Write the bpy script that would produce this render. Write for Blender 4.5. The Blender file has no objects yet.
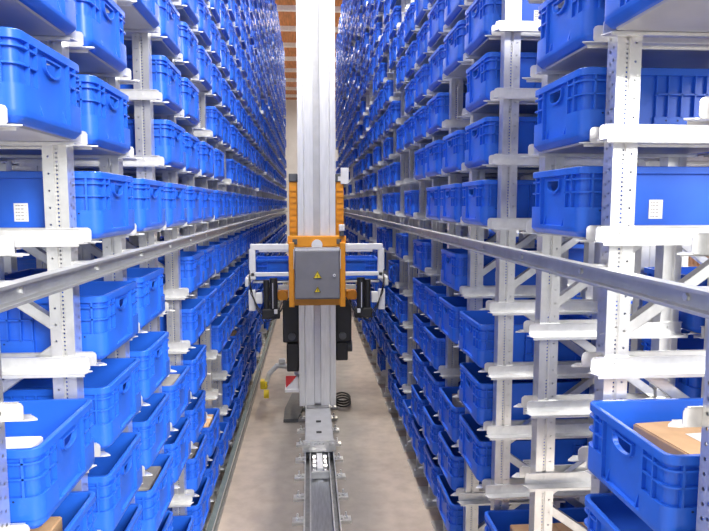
import bpy, bmesh, math, random
from mathutils import Vector, Matrix
random.seed(7)
PI = math.pi
scene = bpy.context.scene
COL = scene.collection
H = 2.10                      # camera height above the hall floor

# ------------------------------------------------------------------ materials
def new_mat(name):
    m = bpy.data.materials.new(name); m.use_nodes = True
    nt = m.node_tree
    return m, nt, nt.nodes['Principled BSDF']

def noise_color(nt, bsdf, c1, c2, scale, detail=4, stretch=(1, 1, 1), lo=.35, hi=.65):
    tc = nt.nodes.new('ShaderNodeTexCoord'); mp = nt.nodes.new('ShaderNodeMapping')
    mp.inputs['Scale'].default_value = stretch
    no = nt.nodes.new('ShaderNodeTexNoise'); no.inputs['Scale'].default_value = scale; no.inputs['Detail'].default_value = detail
    rp = nt.nodes.new('ShaderNodeValToRGB')
    rp.color_ramp.elements[0].position = lo; rp.color_ramp.elements[1].position = hi
    rp.color_ramp.elements[0].color = (*c1, 1); rp.color_ramp.elements[1].color = (*c2, 1)
    nt.links.new(tc.outputs['Object'], mp.inputs['Vector']); nt.links.new(mp.outputs['Vector'], no.inputs['Vector'])
    nt.links.new(no.outputs['Fac'], rp.inputs['Fac']); nt.links.new(rp.outputs['Color'], bsdf.inputs['Base Color'])
    return tc, no, rp

def simple(name, col, rough=.5, metal=0.0, var=.08, scale=18, spec=.5, emit=None, stretch=(1, 1, 1)):
    m, nt, b = new_mat(name)
    c1 = tuple(max(0, c*(1-var)) for c in col); c2 = tuple(min(1, c*(1+var)) for c in col)
    noise_color(nt, b, c1, c2, scale, stretch=stretch)
    b.inputs['Roughness'].default_value = rough; b.inputs['Metallic'].default_value = metal
    b.inputs['Specular IOR Level'].default_value = spec
    return m

M = {}
M['blue'] = simple('crate_blue', (.018, .118, .64), .34, 0, .07, 9, .4)
M['dot'] = simple('crate_dot', (.004, .02, .10), .6)
M['tray'] = simple('tray_grey', (.50, .50, .50), .5, .25, .06, 6)
M['galv'] = simple('galvanized_steel', (.74, .74, .73), .36, .8, .07, 30)
M['guide'] = simple('guide_rail_steel', (.52, .53, .54), .42, .75, .06, 20)
M['rail'] = simple('support_rail_steel', (.80, .80, .79), .36, .6, .05, 30)
M['white'] = simple('white_paint', (.80, .80, .80), .45, 0, .03)
M['alu'] = simple('aluminium_mast', (.84, .84, .84), .40, .55, .05, 12, stretch=(4, 4, .5))
M['alu2'] = simple('aluminium_mast_inner', (.56, .56, .57), .42, .35, .05, 12)
M['steel'] = simple('dark_steel', (.30, .30, .31), .4, .6, .12, 25)
M['steel2'] = simple('worn_rail_steel', (.48, .49, .52), .28, .85, .12, 14, stretch=(6, .6, 1))
M['orange'] = simple('orange_paint', (.83, .33, .02), .42, 0, .05, 10)
M['grey'] = simple('cabinet_grey', (.23, .23, .25), .5, 0, .04, 10)
M['black'] = simple('black_paint', (.022, .022, .024), .45, 0, .1, 20)
M['darkgrey'] = simple('anthracite', (.10, .105, .11), .5, 0, .1, 20)
M['rubber'] = simple('cable_rubber', (.03, .03, .03), .6)
M['yellow'] = simple('warning_yellow', (.90, .68, .03), .5)
M['red'] = simple('red_paint', (.6, .04, .04), .5)
M['carton'] = simple('corrugated_cardboard', (.60, .38, .21), .8, 0, .08, 14)
M['paper'] = simple('white_paper', (.82, .81, .80), .7, 0, .03)
M['greybox'] = simple('grey_goods', (.30, .29, .28), .7)
M['greenish'] = simple('painted_channel', (.13, .16, .155), .45, .2, .1, 15)

# perforated post: real see-through holes
def post_material():
    m, nt, b = new_mat('perforated_post_steel')
    N, L = nt.nodes.new, nt.links.new
    tc, no, rp = noise_color(nt, b, (.78, .775, .76), (.86, .855, .84), 25)
    b.inputs['Roughness'].default_value = .32; b.inputs['Metallic'].default_value = .82
    sp = N('ShaderNodeSeparateXYZ'); L(tc.outputs['Object'], sp.inputs[0])
    def op(o, a, c=None, d=None):
        n = N('ShaderNodeMath'); n.operation = o
        for i, v in enumerate((a, c, d)):
            if v is None: continue
            if isinstance(v, (int, float)): n.inputs[i].default_value = v
            else: L(v, n.inputs[i])
        return n.outputs[0]
    x = op('ABSOLUTE', sp.outputs[0]); y = sp.outputs[1]; z = sp.outputs[2]
    def dots(u, u0, pitch, off, r, zz=z):
        dz = op('PINGPONG', op('ADD', zz, off), pitch/2)
        du = op('SUBTRACT', u, u0)
        d2 = op('ADD', op('MULTIPLY', dz, dz), op('MULTIPLY', du, du))
        return op('LESS_THAN', d2, r*r)
    front = op('LESS_THAN', y, .0095)
    a = op('MAXIMUM', dots(x, .0940, .0125, 0, .0030), dots(x, .116, .05, .01, .0032))
    a = op('MULTIPLY', a, front)
    side = op('LESS_THAN', x, .0665)
    c = op('MAXIMUM', dots(y, .019, .0333, 0, .0046), dots(y, .038, .0333, .008, .0046))
    c = op('MULTIPLY', c, side)
    mask = op('MAXIMUM', a, c)
    tr = N('ShaderNodeBsdfTransparent'); mx = N('ShaderNodeMixShader')
    L(mask, mx.inputs[0]); L(b.outputs[0], mx.inputs[1]); L(tr.outputs[0], mx.inputs[2])
    L(mx.outputs[0], nt.nodes['Material Output'].inputs['Surface'])
    return m
M['post'] = post_material()

def sticker_material():
    m, nt, b = new_mat('barcode_sticker')
    N, L = nt.nodes.new, nt.links.new
    tc = N('ShaderNodeTexCoord'); sp = N('ShaderNodeSeparateXYZ'); L(tc.outputs['Object'], sp.inputs[0])
    def op(o, a, c=None):
        n = N('ShaderNodeMath'); n.operation = o
        for i, v in enumerate((a, c)):
            if v is None: continue
            if isinstance(v, (int, float)): n.inputs[i].default_value = v
            else: L(v, n.inputs[i])
        return n.outputs[0]
    z = sp.outputs[2]
    stripe = op('LESS_THAN', op('PINGPONG', z, .0052), .0014)
    inside = op('LESS_THAN', op('ABSOLUTE', sp.outputs[0]), .0165)
    wn = N('ShaderNodeTexNoise'); wn.noise_dimensions = '1D'; wn.inputs['Scale'].default_value = 260
    L(sp.outputs[0], wn.inputs['W'])
    bars = op('GREATER_THAN', wn.outputs['Fac'], .47)
    mask = op('MULTIPLY', op('MULTIPLY', stripe, inside), bars)
    mix = N('ShaderNodeMix'); mix.data_type = 'RGBA'
    mix.inputs[6].default_value = (.84, .83, .81, 1); mix.inputs[7].default_value = (.30, .28, .27, 1)
    L(mask, mix.inputs[0]); L(mix.outputs[2], b.inputs['Base Color']); b.inputs['Roughness'].default_value = .6
    return m
M['sticker'] = sticker_material()

def floor_material():
    m, nt, b = new_mat('hall_concrete')
    N, L = nt.nodes.new, nt.links.new
    tc, no, rp = noise_color(nt, b, (.40, .33, .275), (.54, .45, .375), 1.3, 8, (1, .6, 1), .3, .7)
    n2 = N('ShaderNodeTexNoise'); n2.inputs['Scale'].default_value = 9; n2.inputs['Detail'].default_value = 6
    L(tc.outputs['Object'], n2.inputs['Vector'])
    r2 = N('ShaderNodeValToRGB'); r2.color_ramp.elements[0].position = .3; r2.color_ramp.elements[1].position = .62
    r2.color_ramp.elements[0].color = (.80, .80, .80, 1); r2.color_ramp.elements[1].color = (1, 1, 1, 1)
    L(n2.outputs['Fac'], r2.inputs['Fac'])
    mx = N('ShaderNodeMix'); mx.data_type = 'RGBA'; mx.blend_type = 'MULTIPLY'; mx.inputs[0].default_value = 1
    L(rp.outputs['Color'], mx.inputs[6]); L(r2.outputs['Color'], mx.inputs[7])
    sp = N('ShaderNodeSeparateXYZ'); L(tc.outputs['Object'], sp.inputs[0])
    def op(o, a, c):
        n = N('ShaderNodeMath'); n.operation = o
        for i, v in enumerate((a, c)):
            if isinstance(v, (int, float)): n.inputs[i].default_value = v
            else: L(v, n.inputs[i])
        return n.outputs[0]
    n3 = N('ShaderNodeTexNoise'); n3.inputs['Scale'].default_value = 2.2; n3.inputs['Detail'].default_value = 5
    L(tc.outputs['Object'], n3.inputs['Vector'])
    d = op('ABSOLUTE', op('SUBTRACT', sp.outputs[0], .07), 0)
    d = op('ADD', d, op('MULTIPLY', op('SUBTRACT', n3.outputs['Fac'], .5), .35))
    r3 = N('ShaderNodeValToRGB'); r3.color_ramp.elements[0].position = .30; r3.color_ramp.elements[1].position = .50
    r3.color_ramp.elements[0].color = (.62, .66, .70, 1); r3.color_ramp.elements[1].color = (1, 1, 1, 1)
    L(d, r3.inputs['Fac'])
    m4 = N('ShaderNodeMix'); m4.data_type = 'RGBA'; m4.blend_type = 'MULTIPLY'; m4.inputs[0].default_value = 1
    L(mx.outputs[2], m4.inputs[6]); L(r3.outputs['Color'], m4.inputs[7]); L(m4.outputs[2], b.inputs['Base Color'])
    b.inputs['Roughness'].default_value = .42
    return m
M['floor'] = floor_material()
M['ceil'] = simple('ceiling_wood', (.52, .20, .06), .6, 0, .25, 3, stretch=(6, .5, 1))
M['wall'] = simple('wall_plaster', (.74, .74, .73), .8, 0, .04, 2)
M['beam'] = simple('beam_white', (.75, .72, .68), .6)
M['timber'] = simple('pallet_timber', (.72, .42, .22), .75, 0, .15, 6)

# ------------------------------------------------------------------ mesh helpers
class MB:
    def __init__(self):
        self.v, self.f, self.mi = [], [], []
    def add(self, verts, faces, mi=0):
        b = len(self.v); self.v += [tuple(p) for p in verts]
        self.f += [tuple(b+i for i in f) for f in faces]; self.mi += [mi]*len(faces)
        return self
    def box(self, x0, x1, y0, y1, z0, z1, mi=0):
        if x0 > x1: x0, x1 = x1, x0
        if y0 > y1: y0, y1 = y1, y0
        v = [(x0,y0,z0),(x1,y0,z0),(x1,y1,z0),(x0,y1,z0),(x0,y0,z1),(x1,y0,z1),(x1,y1,z1),(x0,y1,z1)]
        return self.add(v, [(3,2,1,0),(4,5,6,7),(0,1,5,4),(1,2,6,5),(2,3,7,6),(3,0,4,7)], mi)
    def bev(self, x0, x1, y0, y1, z0, z1, r=.01, mi=0):
        x0, x1 = sorted((x0, x1)); y0, y1 = sorted((y0, y1)); z0, z1 = sorted((z0, z1))
        bm = bmesh.new(); bmesh.ops.create_cube(bm, size=1)
        for v in bm.verts:
            v.co = Vector(((x0+x1)/2+v.co.x*(x1-x0), (y0+y1)/2+v.co.y*(y1-y0), (z0+z1)/2+v.co.z*(z1-z0)))
        bmesh.ops.bevel(bm, geom=list(bm.edges), offset=r, segments=2, affect='EDGES', profile=.5)
        bm.verts.index_update()
        self.add([v.co[:] for v in bm.verts], [[v.index for v in f.verts] for f in bm.faces], mi)
        bm.free(); return self
    def prism(self, poly, axis, a, b, mi=0):
        # poly in the two other axes (order x,y,z without axis)
        def P(p, t):
            return {'x': (t, p[0], p[1]), 'y': (p[0], t, p[1]), 'z': (p[0], p[1], t)}[axis]
        n = len(poly)
        v = [P(p, a) for p in poly] + [P(p, b) for p in poly]
        f = [tuple(range(n-1, -1, -1)), tuple(range(n, 2*n))] + [(i, (i+1) % n, n+(i+1) % n, n+i) for i in range(n)]
        return self.add(v, f, mi)
    def cyl(self, p, q, r, n=12, mi=0, r2=None):
        p, q = Vector(p), Vector(q); d = (q-p).normalized()
        u = d.orthogonal().normalized(); w = d.cross(u); r2 = r if r2 is None else r2
        v = []
        for c, rr in ((p, r), (q, r2)):
            v += [c+u*rr*math.cos(2*PI*i/n)+w*rr*math.sin(2*PI*i/n) for i in range(n)]
        f = [tuple(range(n-1, -1, -1)), tuple(range(n, 2*n))] + [(i, (i+1) % n, n+(i+1) % n, n+i) for i in range(n)]
        return self.add(v, f, mi)
    def tube(self, pts, r, n=6, mi=0):
        pts = [Vector(p) for p in pts]; rings = []
        for i, p in enumerate(pts):
            d = (pts[min(i+1, len(pts)-1)]-pts[max(i-1, 0)]).normalized()
            u = d.cross(Vector((.31, .22, .93))).normalized(); w = d.cross(u)
            rings.append([p+u*r*math.cos(2*PI*k/n)+w*r*math.sin(2*PI*k/n) for k in range(n)])
        v = [q for ring in rings for q in ring]; f = []
        for i in range(len(pts)-1):
            for k in range(n):
                f.append((i*n+k, i*n+(k+1) % n, (i+1)*n+(k+1) % n, (i+1)*n+k))
        f += [tuple(range(n-1, -1, -1)), tuple(range((len(pts)-1)*n, len(pts)*n))]
        return self.add(v, f, mi)
    def mesh(self, name, mats, smooth=None):
        me = bpy.data.meshes.new(name); me.from_pydata(self.v, [], self.f); me.update()
        bm = bmesh.new(); bm.from_mesh(me); bmesh.ops.recalc_face_normals(bm, faces=bm.faces); bm.to_mesh(me); bm.free()
        for m in (mats if isinstance(mats, (list, tuple)) else [mats]): me.materials.append(m)
        if any(self.mi): me.polygons.foreach_set('material_index', self.mi)
        if smooth:
            me.polygons.foreach_set('use_smooth', [True]*len(me.polygons)); me.set_sharp_from_angle(angle=math.radians(smooth))
        return me

def obj(name, me, parent=None, loc=(0, 0, 0)):
    o = bpy.data.objects.new(name, me); COL.objects.link(o); o.location = loc
    if parent is not None: o.parent = parent
    return o
def build(name, mb, mats, parent=None, loc=(0, 0, 0), smooth=None):
    return obj(name, mb.mesh(name, mats, smooth), parent, loc)
def tag(o, label, cat, group=None, kind=None):
    o['label'] = label; o['category'] = cat
    if group: o['group'] = group
    if kind: o['kind'] = kind
    return o
def structure(o):
    o['kind'] = 'structure'; return o
def empty(name, loc=(0, 0, 0)):
    return obj(name, None, None, loc)
def dup(root, loc, rz=None):
    r = root.copy(); COL.objects.link(r); r.location = loc
    if rz is not None: r.rotation_euler = (0, 0, rz)
    for ch in list(root.children):
        c = ch.copy(); COL.objects.link(c); c.parent = r
        for g in list(ch.children):
            d = g.copy(); COL.objects.link(d); d.parent = c
    return r
ORD = ['zeroth','first','second','third','fourth','fifth','sixth','seventh','eighth','ninth','tenth','eleventh','twelfth',
       'thirteenth','fourteenth','fifteenth','sixteenth','seventeenth','eighteenth','nineteenth','twentieth']
TENS = {2: 'twenty', 3: 'thirty', 4: 'forty'}
def ordinal(n):
    if n <= 20: return ORD[n]
    if n % 10 == 0: return {30: 'thirtieth', 40: 'fortieth'}[n]
    return TENS[n//10] + '-' + ORD[n % 10]

# ------------------------------------------------------------------ camera
F = 620.0
cam_d = bpy.data.cameras.new('camera'); cam = bpy.data.objects.new('camera', cam_d); COL.objects.link(cam)
cam_d.sensor_fit = 'HORIZONTAL'; cam_d.sensor_width = 36.0; cam_d.lens = 36.0*F/709.0
PITCH = math.atan((265.5-204.5)/F); YAW = math.atan(45.5/F*math.cos(PITCH))
cam.location = (0, 0, H); cam.rotation_euler = (PI/2-PITCH, 0, -YAW)
cam_d.clip_start = .05; cam_d.clip_end = 200
scene.camera = cam
fwd = Vector((math.sin(YAW)*math.cos(PITCH), math.cos(YAW)*math.cos(PITCH), -math.sin(PITCH)))
rgt = Vector((math.cos(YAW), -math.sin(YAW), 0)); upv = rgt.cross(fwd)
def project(p):
    d = Vector(p)-Vector((0, 0, H)); z = d.dot(fwd)
    if z < .05: return None
    return (354.5+F*d.dot(rgt)/z, 265.5-F*d.dot(upv)/z, z)

# ------------------------------------------------------------------ hall
YEND = 18.45
HALL_L, HALL_R, HALL_Y, HALL_Z = -6.0, 7.0, 36.0, 8.0
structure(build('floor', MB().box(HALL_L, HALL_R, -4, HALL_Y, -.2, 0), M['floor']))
structure(build('ceiling', MB().box(HALL_L, HALL_R, -1.0, HALL_Y, HALL_Z, HALL_Z+.2), M['ceil']))
structure(build('wall_back', MB().box(HALL_L, HALL_R, HALL_Y, HALL_Y+.2, 0, HALL_Z), M['wall']))
structure(build('wall_left', MB().box(HALL_L-.2, HALL_L, -1, HALL_Y, 0, HALL_Z), M['wall']))
structure(build('wall_right', MB().box(HALL_R, HALL_R+.2, -1, HALL_Y, 0, HALL_Z), M['wall']))
for i, y in enumerate([2+2.15*k for k in range(16)]):
    structure(build('trim_%d' % (i+1), MB().box(HALL_L, HALL_R, y, y+.16, HALL_Z-.14, HALL_Z), M['beam']))

# ------------------------------------------------------------------ crate
CW, CD, CH = .40, .60, .207      # along the aisle, into the rack, height
KZ = CH/.235
def ring(inset, z, n=5, hx=CD/2, hy=CW/2, r=.032, brk=None):
    hx -= inset; hy -= inset; r = max(.006, r-inset); pts = []
    for (sx, sy, a0) in ((1, 1, 0), (-1, 1, PI/2), (-1, -1, PI), (1, -1, 1.5*PI)):
        for k in range(n+1):
            a = a0+PI/2*k/n
            pts.append((sx*(hx-r)+r*math.cos(a), sy*(hy-r)+r*math.sin(a), z))
        if brk and (sx, sy) == (-1, 1): pts += [(-hx, brk, z), (-hx, -brk, z)]
    if brk: pts += [(hx, -brk, z), (hx, brk, z)]
    return pts

def corner_arc(inset, sx, sy, xa, yb, n=5):
    """from the long side at |x| = xa round the corner to the short side at |y| = yb"""
    hx, hy, r = CD/2-inset, CW/2-inset, max(.006, .032-inset)
    pts = [(sx*xa, sy*hy)]
    for k in range(n+1):
        a = PI/2*(1-k/n)
        pts.append((sx*(hx-r+r*math.cos(a)), sy*(hy-r+r*math.sin(a))))
    pts.append((sx*hx, sy*yb))
    return pts

def crate_mesh(name, mid_ribs=False):
    mb = MB(); ins = .0105; iw = .0150; br = .085; n = 5
    rings = [(.0, .018), (.002, .015), (.017, .001), (.019, 0), (.033, 0), (.034, ins), (.210, ins), (.2115, 0), (.233, 0), (.235, .002),
             (.235, iw-.003), (.232, iw), (.022, iw), (.012, iw+.006)]
    loops = [ring(i, z, n, brk=br) for z, i in rings]
    N = len(loops[0])
    verts = [p for lp in loops for p in lp]
    gaps = {2*(n+1), N-1}   # edges between the two break points on the short sides
    gidx = [k for k in range(N) if abs(loops[0][k][1]) <= br+1e-6 and abs(loops[0][(k+1) % N][1]) <= br+1e-6 and abs(loops[0][k][0]) > .25]
    fs = []
    for li in range(len(loops)-1):
        for k in range(N):
            if k in gidx and li in (5, 11): continue
            a, b = li*N+k, li*N+(k+1) % N
            fs.append((a, b, b+N, a+N))
    fs.append(tuple(range(N-1, -1, -1))); fs.append(tuple(range((len(loops)-1)*N, len(loops)*N)))
    mb.add(verts, fs)
    # short ends with the D-shaped hand hole
    hole = [(-.044, .194), (.044, .194)] + [(.044*math.cos(a), .176-.020*math.sin(a)) for a in [PI*k/8 for k in range(0, 9)]]
    hole = [(y, z) for y, z in hole]
    for sx in (1, -1):
        for x, z0, z1 in ((CD/2-ins, .034, .210), (CD/2-iw, .022, .232)):
            bm = bmesh.new()
            o = [bm.verts.new((sx*x, y, z)) for y, z in ((-br, z0), (br, z0), (br, z1), (-br, z1))]
            h = [bm.verts.new((sx*x, y, z)) for y, z in hole]
            ed = [bm.edges.new((c[i], c[(i+1) % len(c)])) for c in (o, h) for i in range(len(c))]
            bmesh.ops.triangle_fill(bm, edges=ed, use_beauty=True)
            bm.verts.index_update()
            mb.add([v.co[:] for v in bm.verts], [[v.index for v in f.verts] for f in bm.faces]); bm.free()
        m = len(hole)
        mb.add([(sx*(CD/2-.001), y, z) for y, z in hole]+[(sx*(CD/2-iw), y, z) for y, z in hole],
               [(i, (i+1) % m, m+(i+1) % m, m+i) for i in range(m)])
        # raised lip round the hole
        big = [(y*1.13, .178+(z-.178)*1.3) for y, z in hole]
        x = sx*(CD/2-.001); xi = sx*(CD/2-ins)
        mb.add([(x, y, z) for y, z in hole]+[(x, y, z) for y, z in big]+[(xi, y, z) for y, z in big],
               [(i, (i+1) % m, m+(i+1) % m, m+i) for i in range(m)]+[(m+i, m+(i+1) % m, 2*m+(i+1) % m, 2*m+i) for i in range(m)])
        # small stiffening fins at the foot of the panel
        for sy in (1, -1):
            mb.prism([(sx*(CD/2-ins), .03), (sx*(CD/2-ins), .072), (sx*(CD/2-.001), .03)], 'y', sy*.070, sy*.075)
    # corners: smooth lower block and two ribs running round, vertical ribs between
    for sx in (1, -1):
        for sy in (1, -1):
            for z0, z1 in ((.032, .100), (.148, .1535), (.1915, .197)):
                o = corner_arc(0, sx, sy, .165, .095); i_ = corner_arc(ins+.001, sx, sy, .165, .095)
                k = len(o)
                v = [(x, y, z0) for x, y in o]+[(x, y, z1) for x, y in o]+[(x, y, z0) for x, y in i_]+[(x, y, z1) for x, y in i_]
                f = [(j, j+1, k+j+1, k+j) for j in range(k-1)] + [(k+j, k+j+1, 3*k+j+1, 3*k+j) for j in range(k-1)] + \
                    [(j, 2*k+j, 2*k+j+1, j+1) for j in range(k-1)] + [(0, k, 3*k, 2*k), (k-1, 3*k-1, 4*k-1, 2*k-1)]
                mb.add(v, f)
            for xr in (.165, .208, .256):
                mb.box(sx*xr, sx*(xr+.006), sy*(CW/2), sy*(CW/2-ins-.001), .0995, .211)
            for yr in (.0955, .140):
                mb.box(sx*CD/2, sx*(CD/2-ins-.001), sy*yr, sy*(yr+.006), .0995, .211)
            for xd in (.195, .235):
                mb.cyl((sx*xd, sy*(CW/2-.002), .089), (sx*xd, sy*(CW/2+.0004), .089), .0032, 8, 1)
    if mid_ribs:
        for sy in (1, -1):
            for xr in (-.075, -.04, .0, .04, .075):
                mb.box(xr-.002, xr+.003, sy*(CW/2), sy*(CW/2-ins-.001), .075, .211)
            for z0, z1 in ((.029, .078), (.148, .1535)):
                mb.box(-.08, .08, sy*CW/2, sy*(CW/2-ins-.001), z0, z1)
            for xd in (-.045, -.01):
                mb.cyl((xd, sy*(CW/2-.002), .066), (xd, sy*(CW/2+.0004), .066), .0032, 8, 1)
    mb.v = [(x, y, z*KZ) for x, y, z in mb.v]
    return mb.mesh(name, [M['blue'], M['dot']], 35)

CRATE_A = crate_mesh('storage_crate'); CRATE_B = crate_mesh('storage_crate_ribbed', True)
TRAY = MB().add(ring(.030, -.006, 3)+ring(.028, 0, 3),
                [tuple(range(15, -1, -1)), tuple(range(16, 32))]+[(i, (i+1) % 16, 16+(i+1) % 16, 16+i) for i in range(16)]).mesh('base_tray', M['tray'])
STK = MB().box(-.021, .021, -.0006, .0006, -.028, .028).mesh('barcode_sticker', M['sticker'])

def far_crate(n=2):
    """plain copy of the crate for the far bays: shell, rim, corner blocks and ribs"""
    mb = MB(); ins = .0105
    rings = [(.0, .018), (.018, 0), (.033, 0), (.034, ins), (.210, ins), (.211, 0), (.235, 0), (.235, .0125), (.012, .0125)]
    loops = [ring(i, z, n) for z, i in rings]; N = len(loops[0]); fs = []
    for li in range(len(loops)-1):
        for k in range(N):
            a, b = li*N+k, li*N+(k+1) % N; fs.append((a, b, b+N, a+N))
    fs += [tuple(range(N-1, -1, -1)), tuple(range((len(loops)-1)*N, len(loops)*N))]
    mb.add([p for lp in loops for p in lp], fs)
    for sx in (1, -1):
        for sy in (1, -1):
            for z0, z1 in ((.033, .100), (.148, .154), (.191, .197)):
                o = corner_arc(0, sx, sy, .165, .095, 2); k = len(o)
                i_ = corner_arc(ins, sx, sy, .165, .095, 2)
                v = [(x, y, z0) for x, y in o]+[(x, y, z1) for x, y in o]+[(x, y, z1) for x, y in i_]
                mb.add(v, [(j, j+1, k+j+1, k+j) for j in range(k-1)]+[(k+j, k+j+1, 2*k+j+1, 2*k+j) for j in range(k-1)])
            mb.box(sx*CD/2, sx*(CD/2-ins), sy*.0955, sy*.100, .0995, .211)
            mb.box(sx*.165, sx*.1695, sy*CW/2, sy*(CW/2-ins), .0995, .211)
        x = sx*(CD/2-.004)
        mb.box(sx*(CD/2-.002), sx*(CD/2-ins), -.052, .052, .155, .192, 1)
    mb.v = [(x, y, z*KZ) for x, y, z in mb.v]
    o = ring(.030, -.006, n); k = len(o)
    mb.add(o+ring(.028, 0, n), [tuple(range(k-1, -1, -1))]+[(i, (i+1) % k, k+(i+1) % k, k+i) for i in range(k)], 2)
    return mb
FAR = far_crate()

# ------------------------------------------------------------------ racks
PITCHY = .50
Y0 = {-1: 1.895, 1: 1.685}           # second upright of each rack
X0 = {-1: .645, 1: .780}
DOWN = {-1: [-.48, -.775, -1.065, -1.355, -1.64, -1.92], 1: [-.457, -.747, -1.025, -1.305, -1.585, -1.865]}
UPP = {-1: .2905, 1: .2800}; UP0 = {-1: -.093, 1: -.083}
UPN = {-1: 15, 1: 17}
def level_z(s, i):              # i >= 0 above the guide rail, i < 0 below it
    return H + (UP0[s]+UPP[s]*i if i >= 0 else DOWN[s][-i-1])
KMIN, KMAX = 0, 34           # posts
def post_y(s, k): return Y0[s]+PITCHY*(k-1)
POST_D = .055
NEAR_K = 13

def post_mb(mb, xa, s, top, flip=False):
    """omega post, front groove on the camera side, open at the back; local x measured into the rack"""
    w, d, t = .07, POST_D, .0035
    prof = [(0, d), (0, 0), (.024, 0), (.027, .005), (.036, .005), (.039, 0), (w, 0), (w, d),
            (w-t, d), (w-t, t), (.0405, t), (.0375, .005+t), (.0255, .005+t), (.0225, t), (t, t), (t, d)]
    if flip: prof = [(w-x, y) for x, y in prof]
    mb.prism([(s*(xa+x), y) for x, y in prof], 'z', 0, top)

def rail_mb(mb, s, side, z):
    """support rail; side -1: on the camera face of the post, +1: on its far face"""
    L = .60; yb = -.0005 if side < 0 else POST_D+.0005
    def Y(d): return yb+side*d
    web = [(s*.026, z-.021), (s*L, z-.021), (s*L, z+.023), (s*.032, z+.023), (s*.024, z+.020), (s*.020, z+.013), (s*.020, z-.015)]
    mb.prism(web, 'y', Y(0), Y(.003))
    e = .006 if side > 0 else .024
    mb.prism([(s*(.006+e), Y(.003)), (s*(-.014+e), Y(.009)), (s*(-.008+e), Y(.018)), (s*.024, Y(.044)), (s*L, Y(.046)), (s*L, Y(.003))], 'z', z-.0225, z-.0195)
    mb.prism([(s*.022, Y(.0425)), (s*.022, Y(.045)), (s*L, Y(.045)), (s*L, Y(.0425))], 'z', z-.029, z-.0195)
    mb.prism([(s*.032, Y(.0)), (s*.032, Y(.008)), (s*L, Y(.008)), (s*L, Y(.0))], 'z', z+.0205, z+.023)
    mb.cyl((s*.094, Y(.003), z+.004), (s*.094, Y(.0065), z+.004), .0055, 8)
    mb.cyl((s*.55, Y(.003), z+.004), (s*.55, Y(.0065), z+.004), .0055, 8)

def brace_list(top):
    """zig-zag lattice between front and rear post: (x_a, z_a, x_b, z_b)"""
    xf, xr = .118, .535; out = []; z = H-.40-.72*2; k = 0
    nodes = []
    while z < H+.02:          # the lattice stops under the tray levels
        if z > .03: nodes.append((xf if k % 2 == 0 else xr, z, k))
        z += .36; k += 1
    for a, b in zip(nodes, nodes[1:]):
        out.append((a[0], a[1]+.03, b[0], b[1]-.03))
    return out
def brace_mb(mb, s, a):
    x0, z0, x1, z1 = a; d = Vector((x1-x0, z1-z0)).normalized(); n = Vector((-d.y, d.x))*.016
    y0, y1 = .013, .042
    p = [(s*(x0+n.x), z0+n.y), (s*(x1+n.x), z1+n.y), (s*(x1-n.x), z1-n.y), (s*(x0-n.x), z0-n.y)]
    mb.prism(p, 'y', y0, y0+.003)
    for q in (n, -n):
        e = q*.86
        p = [(s*(x0+q.x), z0+q.y), (s*(x1+q.x), z1+q.y), (s*(x1+e.x), z1+e.y), (s*(x0+e.x), z0+e.y)]
        mb.prism(p, 'y', y0, y1)
def foot_mb(mb, s, xa):
    mb.box(s*(xa-.05), s*(xa+(.10 if xa < .3 else .083)), -.12, POST_D+.14, 0, .014)
    mb.box(s*(xa-.004), s*(xa+.074), -.004, -.0005, .012, .10)
    for x in ((-.02, .085) if xa < .3 else (-.02,)):
        mb.cyl((s*(xa+x), -.025, .012), (s*(xa+x), -.025, .03), .008, 6)

TOPZ = {s: level_z(s, UPN[s]-1)+.32 for s in (-1, 1)}
LEVELS = {s: list(range(-6, UPN[s])) for s in (-1, 1)}
XF, XR = .062, .52
cache = {}
def shared(key, fn):
    if key not in cache: cache[key] = fn()
    return cache[key]
SIDE = {-1: 'left', 1: 'right'}

def in_frame(pts, mgn=25):
    q = [project(p) for p in pts]; q = [p for p in q if p]
    if not q: return False
    return min(p[0] for p in q) < 709+mgn and max(p[0] for p in q) > -mgn and min(p[1] for p in q) < 531+mgn and max(p[1] for p in q) > -mgn

def mesh_of(fn, name, mat):
    mb = MB(); fn(mb); return mb.mesh(name, mat)

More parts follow.
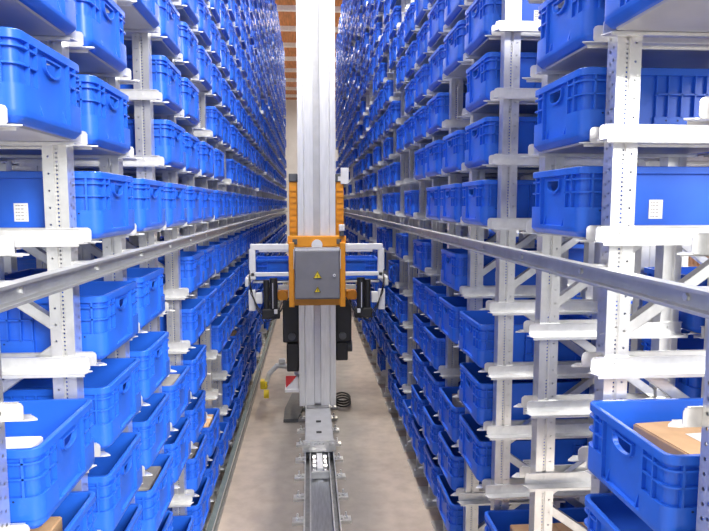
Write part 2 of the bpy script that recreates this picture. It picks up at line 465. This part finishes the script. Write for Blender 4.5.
def make_frame(s, k, row=0):
    """row 0 faces the aisle, row 1 stands back to back behind it"""
    y = post_y(s, k)+(.35 if row else 0); xo = s*(X0[s]+ (1.22 if row else 0)); sx = s if row == 0 else -s
    root = empty('rack_frame', (xo, y, 0))
    if row == 0:
        tag(root, 'galvanized perforated rack frame, %s side of the aisle, %s from the camera' % (SIDE[s], ordinal(k-KMIN+1)), 'rack', 'rack frames lining the aisle')
    else:
        tag(root, 'galvanized rack frame standing behind the %s rack, %s from the camera' % (SIDE[s], ordinal(k-KMIN+1)), 'rack', 'rack frames of the rows behind')
    top = TOPZ[s]
    if k > NEAR_K and row == 0:
        def allm(mb):
            post_mb(mb, XF, sx, top); post_mb(mb, XR, sx, top, True); foot_mb(mb, sx, XF)
            for a in brace_list(top): brace_mb(mb, sx, a)
        me = shared(('farpost', s), lambda: mesh_of(allm, 'rack_frame', M['post']))
        obj('lattice_post', me, root)
        def rl(mb):
            for i in LEVELS[s]:
                z = level_z(s, i); L = .6
                for side, yb in ((-1, 0), (1, POST_D)):
                    mb.box(sx*.02, sx*L, yb, yb+side*.003, z-.021, z+.023)
                    mb.box(sx*.01, sx*L, yb, yb+side*.044, z-.0225, z-.0195)
        o = obj('support_rail', shared(('farrail', s), lambda: mesh_of(rl, 'support_rail', M['rail'])), root)
        o['kind'] = 'stuff'
        return root
    obj('post', shared(('post', s, sx, XF), lambda: mesh_of(lambda mb: post_mb(mb, XF, sx, top), 'post', M['post'])), root)
    obj('post', shared(('post', s, sx, XR), lambda: mesh_of(lambda mb: post_mb(mb, XR, sx, top, True), 'post', M['post'])), root)
    for x in (XF, XR):
        if project((xo+sx*x, y, 0)) and in_frame([(xo+sx*x, y, .02)]):
            obj('foot_plate', shared(('foot', sx, x), lambda: mesh_of(lambda mb: foot_mb(mb, sx, x), 'foot_plate', M['galv'])), root)
    for j, a in enumerate(brace_list(top)):
        if in_frame([(xo+sx*a[0], y, a[1]), (xo+sx*a[2], y, a[3])]):
            obj('brace', shared(('brace', s, sx, j), lambda: mesh_of(lambda mb: brace_mb(mb, sx, a), 'brace', M['galv'])), root)
    for i in LEVELS[s]:
        z = level_z(s, i)
        if in_frame([(xo, y, z), (xo+sx*.6, y, z)]):
            for side in ((-1, 1) if k > KMIN else (1,)):       # the end frames carry rails on one face only
                me = shared(('rail', sx, side), lambda: mesh_of(lambda mb: rail_mb(mb, sx, side, 0), 'support_rail', M['rail']))
                obj('support_rail', me, root, (0, 0, z))
    return root

for s in (-1, 1):
    for k in range(KMIN, KMAX+1): make_frame(s, k)
    for k in range(KMIN, 11 if s > 0 else 9): make_frame(s, k, 1)

# ------------------------------------------------------------------ crates in the racks
ALL = set(range(-6, 17))
EMPTY = {            # (side, bay): levels that hold no crate
    (-1, 0): {0, -1}, (-1, 2): {1, 2}, (-1, 3): {-1, -2, -5}, (-1, 5): {2, -3, -4}, (-1, 6): {-4, -5},
    (1, 0): {0, 1, -1}, (1, 1): {-1, -2, -3, -4}, (1, 2): ALL-{-5}, (1, 3): {-1, -5, -6}, (1, 4): {2, -3}, (1, 5): {-1},
    (1, 6): {0}, (1, 7): {1, -1, -2, -3, -4, -5}, (1, 8): {0},
}
def occupied(s, k, i):
    if i in EMPTY.get((s, k), ()): return False
    if k <= 4: return True
    rnd = random.Random(k*1009+i*97+(5 if s > 0 else 0)).random()
    if s < 0: return rnd < .94
    if k >= 8 and -2 <= i <= 2: return rnd < .52
    return rnd < (.92 if k < 9 else .82)

def level_words(i, row=0):
    if i >= 0: return '%s level above the guide rail' % ordinal(i+1) if row == 0 else '%s level above guide rail' % ordinal(i+1)
    return '%s level below %sguide rail' % (ordinal(-i), 'the ' if row == 0 else '')

slots = []
for s in (-1, 1):
    for k in range(0, KMAX):
        for i in LEVELS[s]:
            for row in (0, 1):
                if row and (k > (9 if s > 0 else 7)): continue
                if row == 0 and not occupied(s, k, i): continue
                r = random.Random(k*31+i*7+s*3+row*1000)
                if row and (r.random() > .82 or (s, i) == (1, -1) and k in (2, 3)): continue
                x = s*(X0[s]+.3+r.uniform(-.006, .010)) if row == 0 else s*(X0[s]+1.22-.3)
                y = post_y(s, k)+(.35 if row else 0)+POST_D+(PITCHY-POST_D)/2+r.uniform(-.006, .006)
                z = level_z(s, i)-.0235+.0065+.004
                c = [(x+a*.3, y+b*.2, z+d*CH) for a in (-1, 1) for b in (-1, 1) for d in (0, 1)]
                if not in_frame(c, 10): continue
                dd = (Vector((x-s*.3, y, z))-cam.location).length*(1.0 if row == 0 else 1.9)
                slots.append((dd, s, k, i, row, x, y, z, r.uniform(-.006, .006)))
slots.sort()
NEAR_N = 292
GOODS = {}     # (side, bay, level): what lies in the crate
far_mb = MB()
fv, ff, fm = FAR.v, FAR.f, FAR.mi
proto = {}
crate_spots = {}
for n, (dd, s, k, i, row, x, y, z, rz) in enumerate(slots):
    if n >= NEAR_N:
        far_mb.add([(p[0]+x, p[1]+y, p[2]+z) for p in fv], ff)
        far_mb.mi[-len(ff):] = fm
        continue
    ribbed = (s, k, i, row) == (1, 1, 1, 0) or ((s, k, i) not in ((-1, 1, 0), (1, 1, 0)) and random.Random(n*3+1).random() < .2)
    root = obj('storage_crate', CRATE_B if ribbed else CRATE_A, None, (x, y, z)); root.rotation_euler = (0, 0, rz)
    obj('base_tray', TRAY, root)
    if not ribbed:
        obj('barcode_sticker', STK, root, (-s*.06, -(CW/2-.0105)-.0008, .082))
    crate_spots[(s, k, i, row)] = root
    where = '%s bay from the camera' % ordinal(k+1)
    if row == 0:
        tag(root, 'blue crate, %s rack, %s, %s' % (SIDE[s], level_words(i), where), 'crate', 'blue storage crates in the racks')
    else:
        tag(root, 'blue crate behind %s rack, %s, %s' % (SIDE[s], level_words(i, 1), where), 'crate', 'blue storage crates in the racks')
def goods(s, k, i, kind, size, off=(0, 0), h=.14, label='', tilt=0):
    root = crate_spots.get((s, k, i, 0))
    if root is None: return
    x, y, z = root.location; w, d = size
    o = empty({'carton': 'cardboard_box', 'grey': 'packed_part', 'white': 'white_carton'}[kind], (x-s*off[0], y+off[1], z+.0115)); o.rotation_euler = (0, 0, tilt)
    mat = M[{'carton': 'carton', 'grey': 'greybox', 'white': 'paper'}[kind]]
    mb = MB(); mb.bev(-w/2, w/2, -d/2, d/2, 0, h, .003); build('body', mb, mat, o)
    mb = MB(); mb.box(-w/2+.004, -.002, -d/2+.003, d/2-.003, h+.0003, h+.0025); build('flap', mb, mat, o)
    mb = MB(); mb.box(.002, w/2-.004, -d/2+.003, d/2-.003, h+.0003, h+.0025); build('flap', mb, mat, o)
    mb = MB(); mb.box(-w*.28, w*.02, -d*.3, d*.05, h+.003, h+.0038); build('paper_note', mb, M['paper'], o)
    tag(o, label, 'box' if kind != 'grey' else 'part')
RK = lambda s: SIDE[s]+' rack'
goods(1, 0, -2, 'carton', (.38, .22), (0, .035), .150, 'brown cardboard box lying in the big nearest crate of the right rack', .10)
goods(1, 2, -5, 'carton', (.40, .28), (0, -.02), .165, 'brown cardboard box in the low crate under the empty right shelves')
goods(-1, 0, -2, 'white', (.50, .12), (0, -.110), .172, 'narrow white carton inside the big nearest open crate of the left rack')
goods(-1, 0, -3, 'carton', (.34, .26), (.06, -.03), .165, 'brown cardboard box in the lowest near crate at the left edge')
goods(-1, 5, -5, 'carton', (.25, .24), (.14, 0), .175, 'small orange brown box in a low crate midway along the left rack')
goods(-1, 8, -4, 'carton', (.22, .24), (.16, 0), .18, 'small brown box in a farther low crate of the left rack')
goods(-1, 2, -4, 'grey', (.22, .22), (.15, 0), .17, 'grey wrapped part in the third bay crate low on the left rack')
goods(-1, 3, -3, 'grey', (.28, .26), (.12, 0), .165, 'grey part lying in a fourth bay crate of the left rack')
goods(-1, 4, -5, 'grey', (.20, .24), (.16, 0), .17, 'grey part in a fifth bay low crate of the left rack')
goods(1, 4, -4, 'grey', (.26, .26), (.10, 0), .17, 'grey part in a fifth bay low crate of the right rack')
o = far_mb.mesh('storage_crate_mass', [M['blue'], M['dot'], M['tray']])
o = obj('storage_crate_mass', o)
tag(o, 'blue plastic crates filling the far bays of both racks', 'crates', None, 'stuff')
print('SLOTS', len(slots), 'near', min(NEAR_N, len(slots)), 'max near Y', max(t[6] for t in slots[:NEAR_N]))

# ------------------------------------------------------------------ guide rails along the racks
for s in (-1, 1):
    x = X0[s]-.03; z = H-.19
    root = tag(empty('guide_rail', (s*x, 0, z)), 'long steel guide rail bolted along the %s rack above waist height' % SIDE[s], 'rail', 'guide rails along the racks')
    c = [(0, -.025), (.034, -.025), (.034, .025), (0, .025), (0, .018), (.028, .018), (.028, -.018), (0, -.018)]
    mb = MB(); mb.prism([(s*a, b) for a, b in c], 'y', .15, YEND+.1); build('channel', mb, M['guide'], root)
    for k in range(KMIN, NEAR_K+1):
        y = post_y(s, k)
        mb = MB(); mb.box(s*.0345, s*.0915, y+.015, y+.045, -.02, .02); mb.cyl((s*.028, y+.03, 0), (s*.022, y+.03, 0), .009, 6)
        build('bracket', mb, M['galv'], root)

# ------------------------------------------------------------------ floor-level runs
XC = .070
root = tag(empty('power_rail', (-.625, 0, 0)), 'low dark power rail on the floor along the foot of the left rack', 'rail')
mb = MB(); mb.box(-.03, .02, .5, YEND, 0, .035); build('base_strip', mb, M['steel'], root)
mb = MB(); mb.prism([(-.012, .035), (.012, .035), (.012, .10), (.018, .10), (.018, .108), (-.018, .108), (-.018, .10), (-.012, .10)], 'y', .5, YEND); build('conductor', mb, M['greenish'], root)
mb = MB(); mb.box(.0185, .0205, .5, YEND, .095, .112); build('light_edge', mb, M['galv'], root)

root = tag(empty('floor_track', (XC, 0, 0)), 'steel floor track running down the middle of the aisle', 'track')
mb = MB(); mb.box(-.069, .069, .5, YEND+1, .0, .02)
mb.box(-.022, .022, .5, YEND+1, .02, .03); build('running_rail', mb, M['steel2'], root)
for sx in (-1, 1):
    mb = MB(); mb.prism([(sx*a, b) for a, b in ((.070, 0), (.118, 0), (.118, .095), (.110, .095), (.110, .012), (.078, .012), (.078, .095), (.070, .095))], 'y', .5, YEND+1)
    build('side_channel', mb, M['steel'], root)
    mb = MB()
    for x in (.074, .114): mb.box(sx*(x-.005), sx*(x+.005), .5, YEND+1, .0955, .099)
    build('bright_edge', mb, M['galv'], root)
for j in range(22):
    y = 2.95+.33*j
    for sx in (-1, 1):
        mb = MB(); mb.box(sx*.119, sx*.195, y-.035, y+.035, 0, .02)
        mb.box(sx*.119, sx*.140, y-.02, y+.02, .0205, .034)
        cl = build('rail_clamp', mb, M['galv'], root)
        mb = MB(); mb.cyl((sx*.16, y, .02), (sx*.16, y, .065), .006, 8); mb.cyl((sx*.16, y, .022), (sx*.16, y, .036), .014, 6)
        build('anchor_bolt', mb, M['alu'], cl)

# ------------------------------------------------------------------ stacker crane
YM = 5.73                                     # front face of the mast
crane = tag(empty('stacker_crane', (XC, YM, 0)), 'tall aluminium mast crane standing on the floor track in the aisle', 'crane')
mw = .345; zb, zt = .20, 6.2
mb = MB()
for sx in (-1, 1):
    mb.prism([(sx*a, b) for a, b in ((.172, 0), (.172, .30), (.118, .30), (.118, .012), (.122, 0))], 'z', zb, zt)
build('mast_side', mb, M['alu'], crane)
mb = MB()
for sx in (-1, 1): mb.prism([(sx*a, b) for a, b in ((.117, .014), (.117, .25), (.032, .25), (.032, .006), (.108, .006), (.111, .014))], 'z', zb, zt)
build('mast_face', mb, M['alu'], crane)
build('mast_recess', MB().box(-.031, .031, .035, .25, zb, zt), M['alu2'], crane)
build('lift_belt', MB().box(-.027, .027, .002, .005, zb+.03, 1.16), M['white'], crane)
# base truck on the track
mb = MB(); mb.bev(-.118, .118, -.86, -.02, .105, .19, .008)
truck = build('base_truck', mb, M['alu2'], crane)
mb = MB(); mb.box(-.1, .1, -.84, .9, .035, .10); build('truck_body', mb, M['steel'], truck)
mb = MB()
for y in (-.66, -.40): mb.box(-.022, .022, y-.022, y+.022, .1905, .193)
build('slot', mb, M['black'], truck)
mb = MB(); mb.box(-.135, .135, -.875, -.862, .105, .20)
for x in (-.11, -.085, .085, .11, -.03, 0, .03): mb.cyl((x, -.876, .175), (x, -.91, .175), .011, 8)
build('end_plate', mb, M['galv'], truck)
mb = MB(); mb.box(-.022, .022, -1.17, -.88, .05, .10); build('buffer', mb, M['white'], truck)
mb = MB(); mb.box(-.066, .066, -1.21, -1.175, .035, .085)
for sx in (-1, 1):
    for y in (-.94, -1.02, -1.10):
        mb2 = MB(); mb2.cyl((sx*.03, y, .08), (sx*.055, y, .08), .03, 10); build('guide_roller', mb2, M['galv'], truck)
build('buffer_bracket', mb, M['galv'], truck)
build('mast_foot', MB().bev(-.105, .105, -.05, .4, .19, .205, .004), M['steel'], truck)
build('fender', MB().prism([(-.33, .12), (-.19, .12), (-.14, .55), (-.19, .95), (-.27, .95), (-.33, .45)], 'z', .002, .035), M['darkgrey'], crane)
# drives flanking the mast
for sx, z1 in ((-1, .52), (1, .62)):
    mb = MB(); mb.bev(sx*.325, sx*.176, .06, .26, .80, 1.20, .012); mb.bev(sx*.29, sx*.176, .05, .25, z1, .79, .012)
    d = build('drive_unit', mb, M['black'], crane)
    mb = MB(); mb.cyl((sx*.24, .04, .86), (sx*.24, .06, .86), .035, 14); build('end_cap', mb, M['darkgrey'], d)
    if sx > 0:
        mb = MB(); mb.cyl((.286, .15, .74), (.335, .15, .74), .055, 14); build('hand_wheel', mb, M['darkgrey'], d)
    else:
        mb = MB(); mb.prism([(-.30, .36), (-.19, .36), (-.19, .48)], 'y', .035, .04); mb.box(-.31, -.178, .02, .2, .33, .355); mb.box(-.24, -.18, .2, .8, .30, .328)
        build('sign_plate', mb, M['white'], d)
        mb = MB(); mb.prism([(-.30, .37), (-.195, .485), (-.30, .485)], 'y', .034, .04); build('red_mark', mb, M['red'], d)
# current collector arm reaching to the power rail
mb = MB(); mb.tube([(-.20, .72, .36), (-.30, .72, .40), (-.42, .71, .41), (-.50, .70, .33), (-.535, .70, .22)], .028, 8)
mb.bev(-.40, -.33, .68, .76, .44, .48, .006)
mb.bev(-.24, -.10, .64, .80, .33, .41, .01)
arm = build('collector_arm', mb, M['white'], crane)
mb = MB(); mb.bev(-.59, -.52, .66, .74, .17, .25, .012); mb.bev(-.585, -.545, .56, .655, .20, .29, .01); mb.cyl((-.55, .60, .14), (-.50, .60, .14), .045, 12)
build('collector_shoe', mb, M['yellow'], arm)
mb = MB()
for j in range(3):
    mb.tube([(.27+.08*math.cos(a), .62+.05*j+.15*math.sin(a), .03+.012*j) for a in [2*PI*t/16 for t in range(17)]], .010, 6)
build('cable_coil', mb, M['rubber'], crane)

# lift carriage riding on the mast
car = tag(empty('lift_carriage', (XC, YM-.12, 0)), 'orange lift carriage with grey control cabinet riding on the mast', 'lift carriage')
def cb(name, mb, mat, parent=car, smooth=None): return build(name, mb, mat, parent, (0, 0, 0), smooth)
mb = MB(); mb.bev(-.265, .265, .02, .10, 1.715, 1.815, .006)
top = cb('top_beam', mb, M['orange'])
mb = MB()
for x in (-.20, .20): mb.bev(x-.022, x+.022, .010, .019, 1.742, 1.788, .004)
cb('bolt_cover', mb, M['darkgrey'], top)
mb = MB(); mb.cyl((0, .0, 1.735), (0, .019, 1.735), .05, 18); cb('roller', mb, M['white'], top)
for sx in (-1, 1):
    cb('side_post', MB().bev(sx*.206, sx*.256, -.02, .09, 1.17, 1.76, .006), M['orange'])
    cb('wear_strip', MB().box(sx*.207, sx*.214, -.026, -.021, 1.52, 1.70), M['white'])
    mb = MB(); mb.bev(sx*.18, sx*.255, .22, .40, 1.80, 2.31, .005)
    for j in range(8): mb.box(sx*.19, sx*.25, .214, .2195, 1.84+.055*j, 1.862+.055*j)
    p = cb('side_panel', mb, M['orange'])
    cb('panel_cap', MB().bev(sx*.176, sx*.256, .21, .41, 2.3105, 2.385, .006), M['darkgrey'], p)
mb = MB(); mb.bev(-.25, .25, -.01, .10, 1.185, 1.255, .006); cb('bottom_beam', mb, M['orange'])
cab = cb('control_cabinet', MB().bev(-.200, .200, -.13, .015, 1.26, 1.715, .006), M['grey'])
door = cb('cabinet_door', MB().bev(-.192, .192, -.142, -.131, 1.27, 1.69, .004), M['grey'], cab)
cb('top_trim', MB().box(-.196, .196, -.138, -.131, 1.693, 1.713), M['alu'], cab)
def triangle(z, r):
    mb = MB(); mb.prism([(-r, z-.55*r), (r, z-.55*r), (0, z+1.15*r)], 'y', -.1445, -.1425, 0)
    k = r*.78
    for (a, b) in (((-r, z-.55*r), (r, z-.55*r)), ((r, z-.55*r), (0, z+1.15*r)), ((0, z+1.15*r), (-r, z-.55*r))):
        mb.cyl((a[0]*.9, -.1452, z+(a[1]-z)*.9), (b[0]*.9, -.1452, z+(b[1]-z)*.9), .0022, 5, 1)
    q = r*.5
    bolt = [(.10, .75), (-.35, -.05), (.02, -.02), (-.12, -.75), (.35, .12), (-.02, .10)]
    mb.prism([(a*q*1.1, z+b*q*1.0) for a, b in bolt], 'y', -.1455, -.1445, 1)
    cb('warning_sign', mb, [M['yellow'], M['black']], door)
triangle(1.470, .040); triangle(1.340, .031)
mb = MB(); mb.cyl((.150, -.143, 1.475), (.150, -.152, 1.475), .013, 12); cb('lock', mb, M['alu'], door)
mb = MB(); mb.cyl((.150, -.1521, 1.475), (.150, -.1535, 1.475), .005, 8); cb('keyhole', mb, M['black'], door)
# load arms to both sides
for sx in (-1, 1):
    f = cb('load_arm', MB().bev(sx*.257, sx*.60, .0, .06, 1.69, 1.745, .005), M['white'])
    cb('lower_beam', MB().bev(sx*.257, sx*.60, .0, .05, 1.452, 1.487, .004), M['white'], f)
    mb = MB(); mb.bev(sx*.555, sx*.615, .0, .05, 1.42, 1.70, .012); cb('arm_end', mb, M['white'], f)
    cb('rear_beam', MB().bev(sx*.05, sx*.60, .925, .975, 1.60, 1.65, .005), M['white'], f)
    cb('side_beam', MB().bev(sx*.622, sx*.652, .0, .98, 1.36, 1.44, .006), M['white'], f)
    mb = MB(); mb.bev(sx*.015, sx*.62, .44, .98, 1.335, 1.352, .004); cb('load_table', mb, M['galv'])
    # vertical servo and wiring below the arm
    mb = MB(); mb.cyl((sx*.395, -.02, 1.14), (sx*.395, -.02, 1.44), .036, 12); mb.cyl((sx*.46, .0, 1.16), (sx*.46, .0, 1.42), .028, 12)
    mb.bev(sx*.34, sx*.50, -.05, .06, 1.07, 1.16, .01)
    sv = cb('servo_motor', mb, M['black'])
    mb = MB(); mb.cyl((sx*.40, -.062, 1.17), (sx*.40, -.062, 1.40), .005, 6); mb.bev(sx*.36, sx*.39, -.07, -.055, 1.12, 1.16, .004); cb('bright_rod', mb, M['alu'], sv)
    mb = MB(); mb.bev(sx*.56, sx*.62, -.01, .03, 1.14, 1.33, .004); mb.bev(sx*.50, sx*.56, .02, .07, 1.20, 1.30, .006)
    cb('sensor_plate', mb, M['white'])
    mb = MB()
    for j in range(3):
        a = [(sx*(.26+.03*j), -.03, 1.26-.02*j), (sx*(.33+.02*j), -.05-.01*j, 1.14-.03*j), (sx*(.44+.02*j), -.05, 1.08-.02*j), (sx*(.53+.01*j), -.03, 1.17), (sx*(.60), -.01-.01*j, 1.30+.04*j), (sx*.61, .0, 1.45+.03*j)]
        mb.tube(a, .0042, 6)
    cb('cable_loop', mb, M['rubber'])
    mb = MB(); mb.bev(sx*.27, sx*.37, .12, .24, 1.212, 1.30, .015); mb.cyl((sx*.33, .1, 1.262), (sx*.33, .25, 1.262), .045, 12); cb('gear_motor', mb, M['orange'])
    mb = MB(); mb.bev(sx*.262, sx*.36, .10, .115, 1.315, 1.36, .004); cb('cover_plate', mb, M['white'])
mb = MB(); mb.bev(.225, .300, .20, .206, 2.29, 2.44, .002); mb.box(.20, .235, .205, .215, 2.32, 2.36); cb('reflector_plate', mb, M['white'])
mb = MB(); mb.bev(.20, .25, -.01, .06, 1.86, 1.92, .006); cb('lamp_head', mb, M['white'])
mb = MB(); mb.bev(.205, .245, .0, .05, 1.816, 1.86, .004); cb('sensor_box', mb, M['darkgrey'])

# crates riding on the carriage
for sx, w in ((-1, 'left'), (1, 'right')):
    r = obj('storage_crate', CRATE_A, None, (XC+sx*.315, YM-.12+.66, 1.3595))
    obj('base_tray', TRAY, r)
    tag(r, 'blue crate riding on the lift carriage, %s of the grey cabinet' % w, 'crate', 'crates on the lift carriage')

# timber slat crates standing beyond the racks on the right
def timber(x, y, z, label):
    o = tag(empty('slatted_crate', (x, y, z)), label, 'crate', 'slatted timber crates beyond the right rack')
    mb = MB()
    for j in range(13):
        a = -.55+j*.085
        mb.box(-.41, -.392, a, a+.055, .1, .62)
    for j in range(9):
        a = -.38+j*.088
        mb.box(a, a+.055, -.562, -.545, .1, .62)
    build('slats', mb, M['timber'], o)
    mb = MB(); mb.box(-.39, .41, -.54, .56, .08, .10); build('bottom', mb, M['timber'], o)
    for a in (-.5, 0, .5): build('bearer', MB().box(-.39, .41, a-.03, a+.03, 0, .08), M['timber'], o)
    for a in (.11, .55): build('top_rim', MB().box(-.425, -.411, -.56, .56, a, a+.06), M['timber'], o)
    mb = MB(); mb.box(-.38, .40, -.53, .54, .101, .5); build('packed_goods', mb, M['orange'], o)
for j in range(6):
    for m in range(3):
        timber(4.7, 3.6+1.14*j, .63*m, 'orange slatted timber crate beyond the right rack, %s of its stack, %s stack from camera' % (('bottom', 'middle', 'top')[m], ordinal(j+1)))

# ------------------------------------------------------------------ light
world = bpy.data.worlds.new('world'); scene.world = world; world.use_nodes = True
bg = world.node_tree.nodes['Background']; bg.inputs[0].default_value = (.93, .97, 1.0, 1); bg.inputs[1].default_value = .8
def area(name, loc, rot, sx, sy, power, col=(1, 1, 1)):
    d = bpy.data.lights.new(name, 'AREA'); d.shape = 'RECTANGLE'; d.size = sx; d.size_y = sy; d.energy = power; d.color = col
    o = bpy.data.objects.new(name, d); COL.objects.link(o); o.location = loc; o.rotation_euler = rot
    return o
sd = bpy.data.lights.new('daylight', 'SUN'); sd.energy = 5.6; sd.angle = math.radians(26); sd.color = (1, .98, .95)
so = bpy.data.objects.new('daylight', sd); COL.objects.link(so)
so.rotation_euler = Vector((-.48, .765, -.43)).to_track_quat('-Z', 'Y').to_euler()
for j in range(8):
    area('aisle_light', (.45, 1.5+4.4*j, 7.5), (0, 0, 0), .5, 2.0, 110, (1, .86, .66) if 2 <= j < 5 else (1, .97, .93))
area('aisle_light', (.10, 3.6, 7.3), (math.radians(14), 0, 0), .5, 1.2, 260)  # extra unseen light, added to brighten the upper mast front
for j in range(5):
    area('side_lamp', (4.4, 1.5+5*j, 7.5), (0, 0, 0), .6, 2.0, 200, (1, .97, .93))
    area('side_lamp', (-4.0, 1.5+5*j, 7.5), (0, 0, 0), .6, 2.0, 200, (1, .97, .93))

vs = scene.view_settings
vs.view_transform = 'Standard'; vs.look = 'None'; vs.gamma = 1.0; vs.exposure = 0.15; vs.use_curve_mapping = False
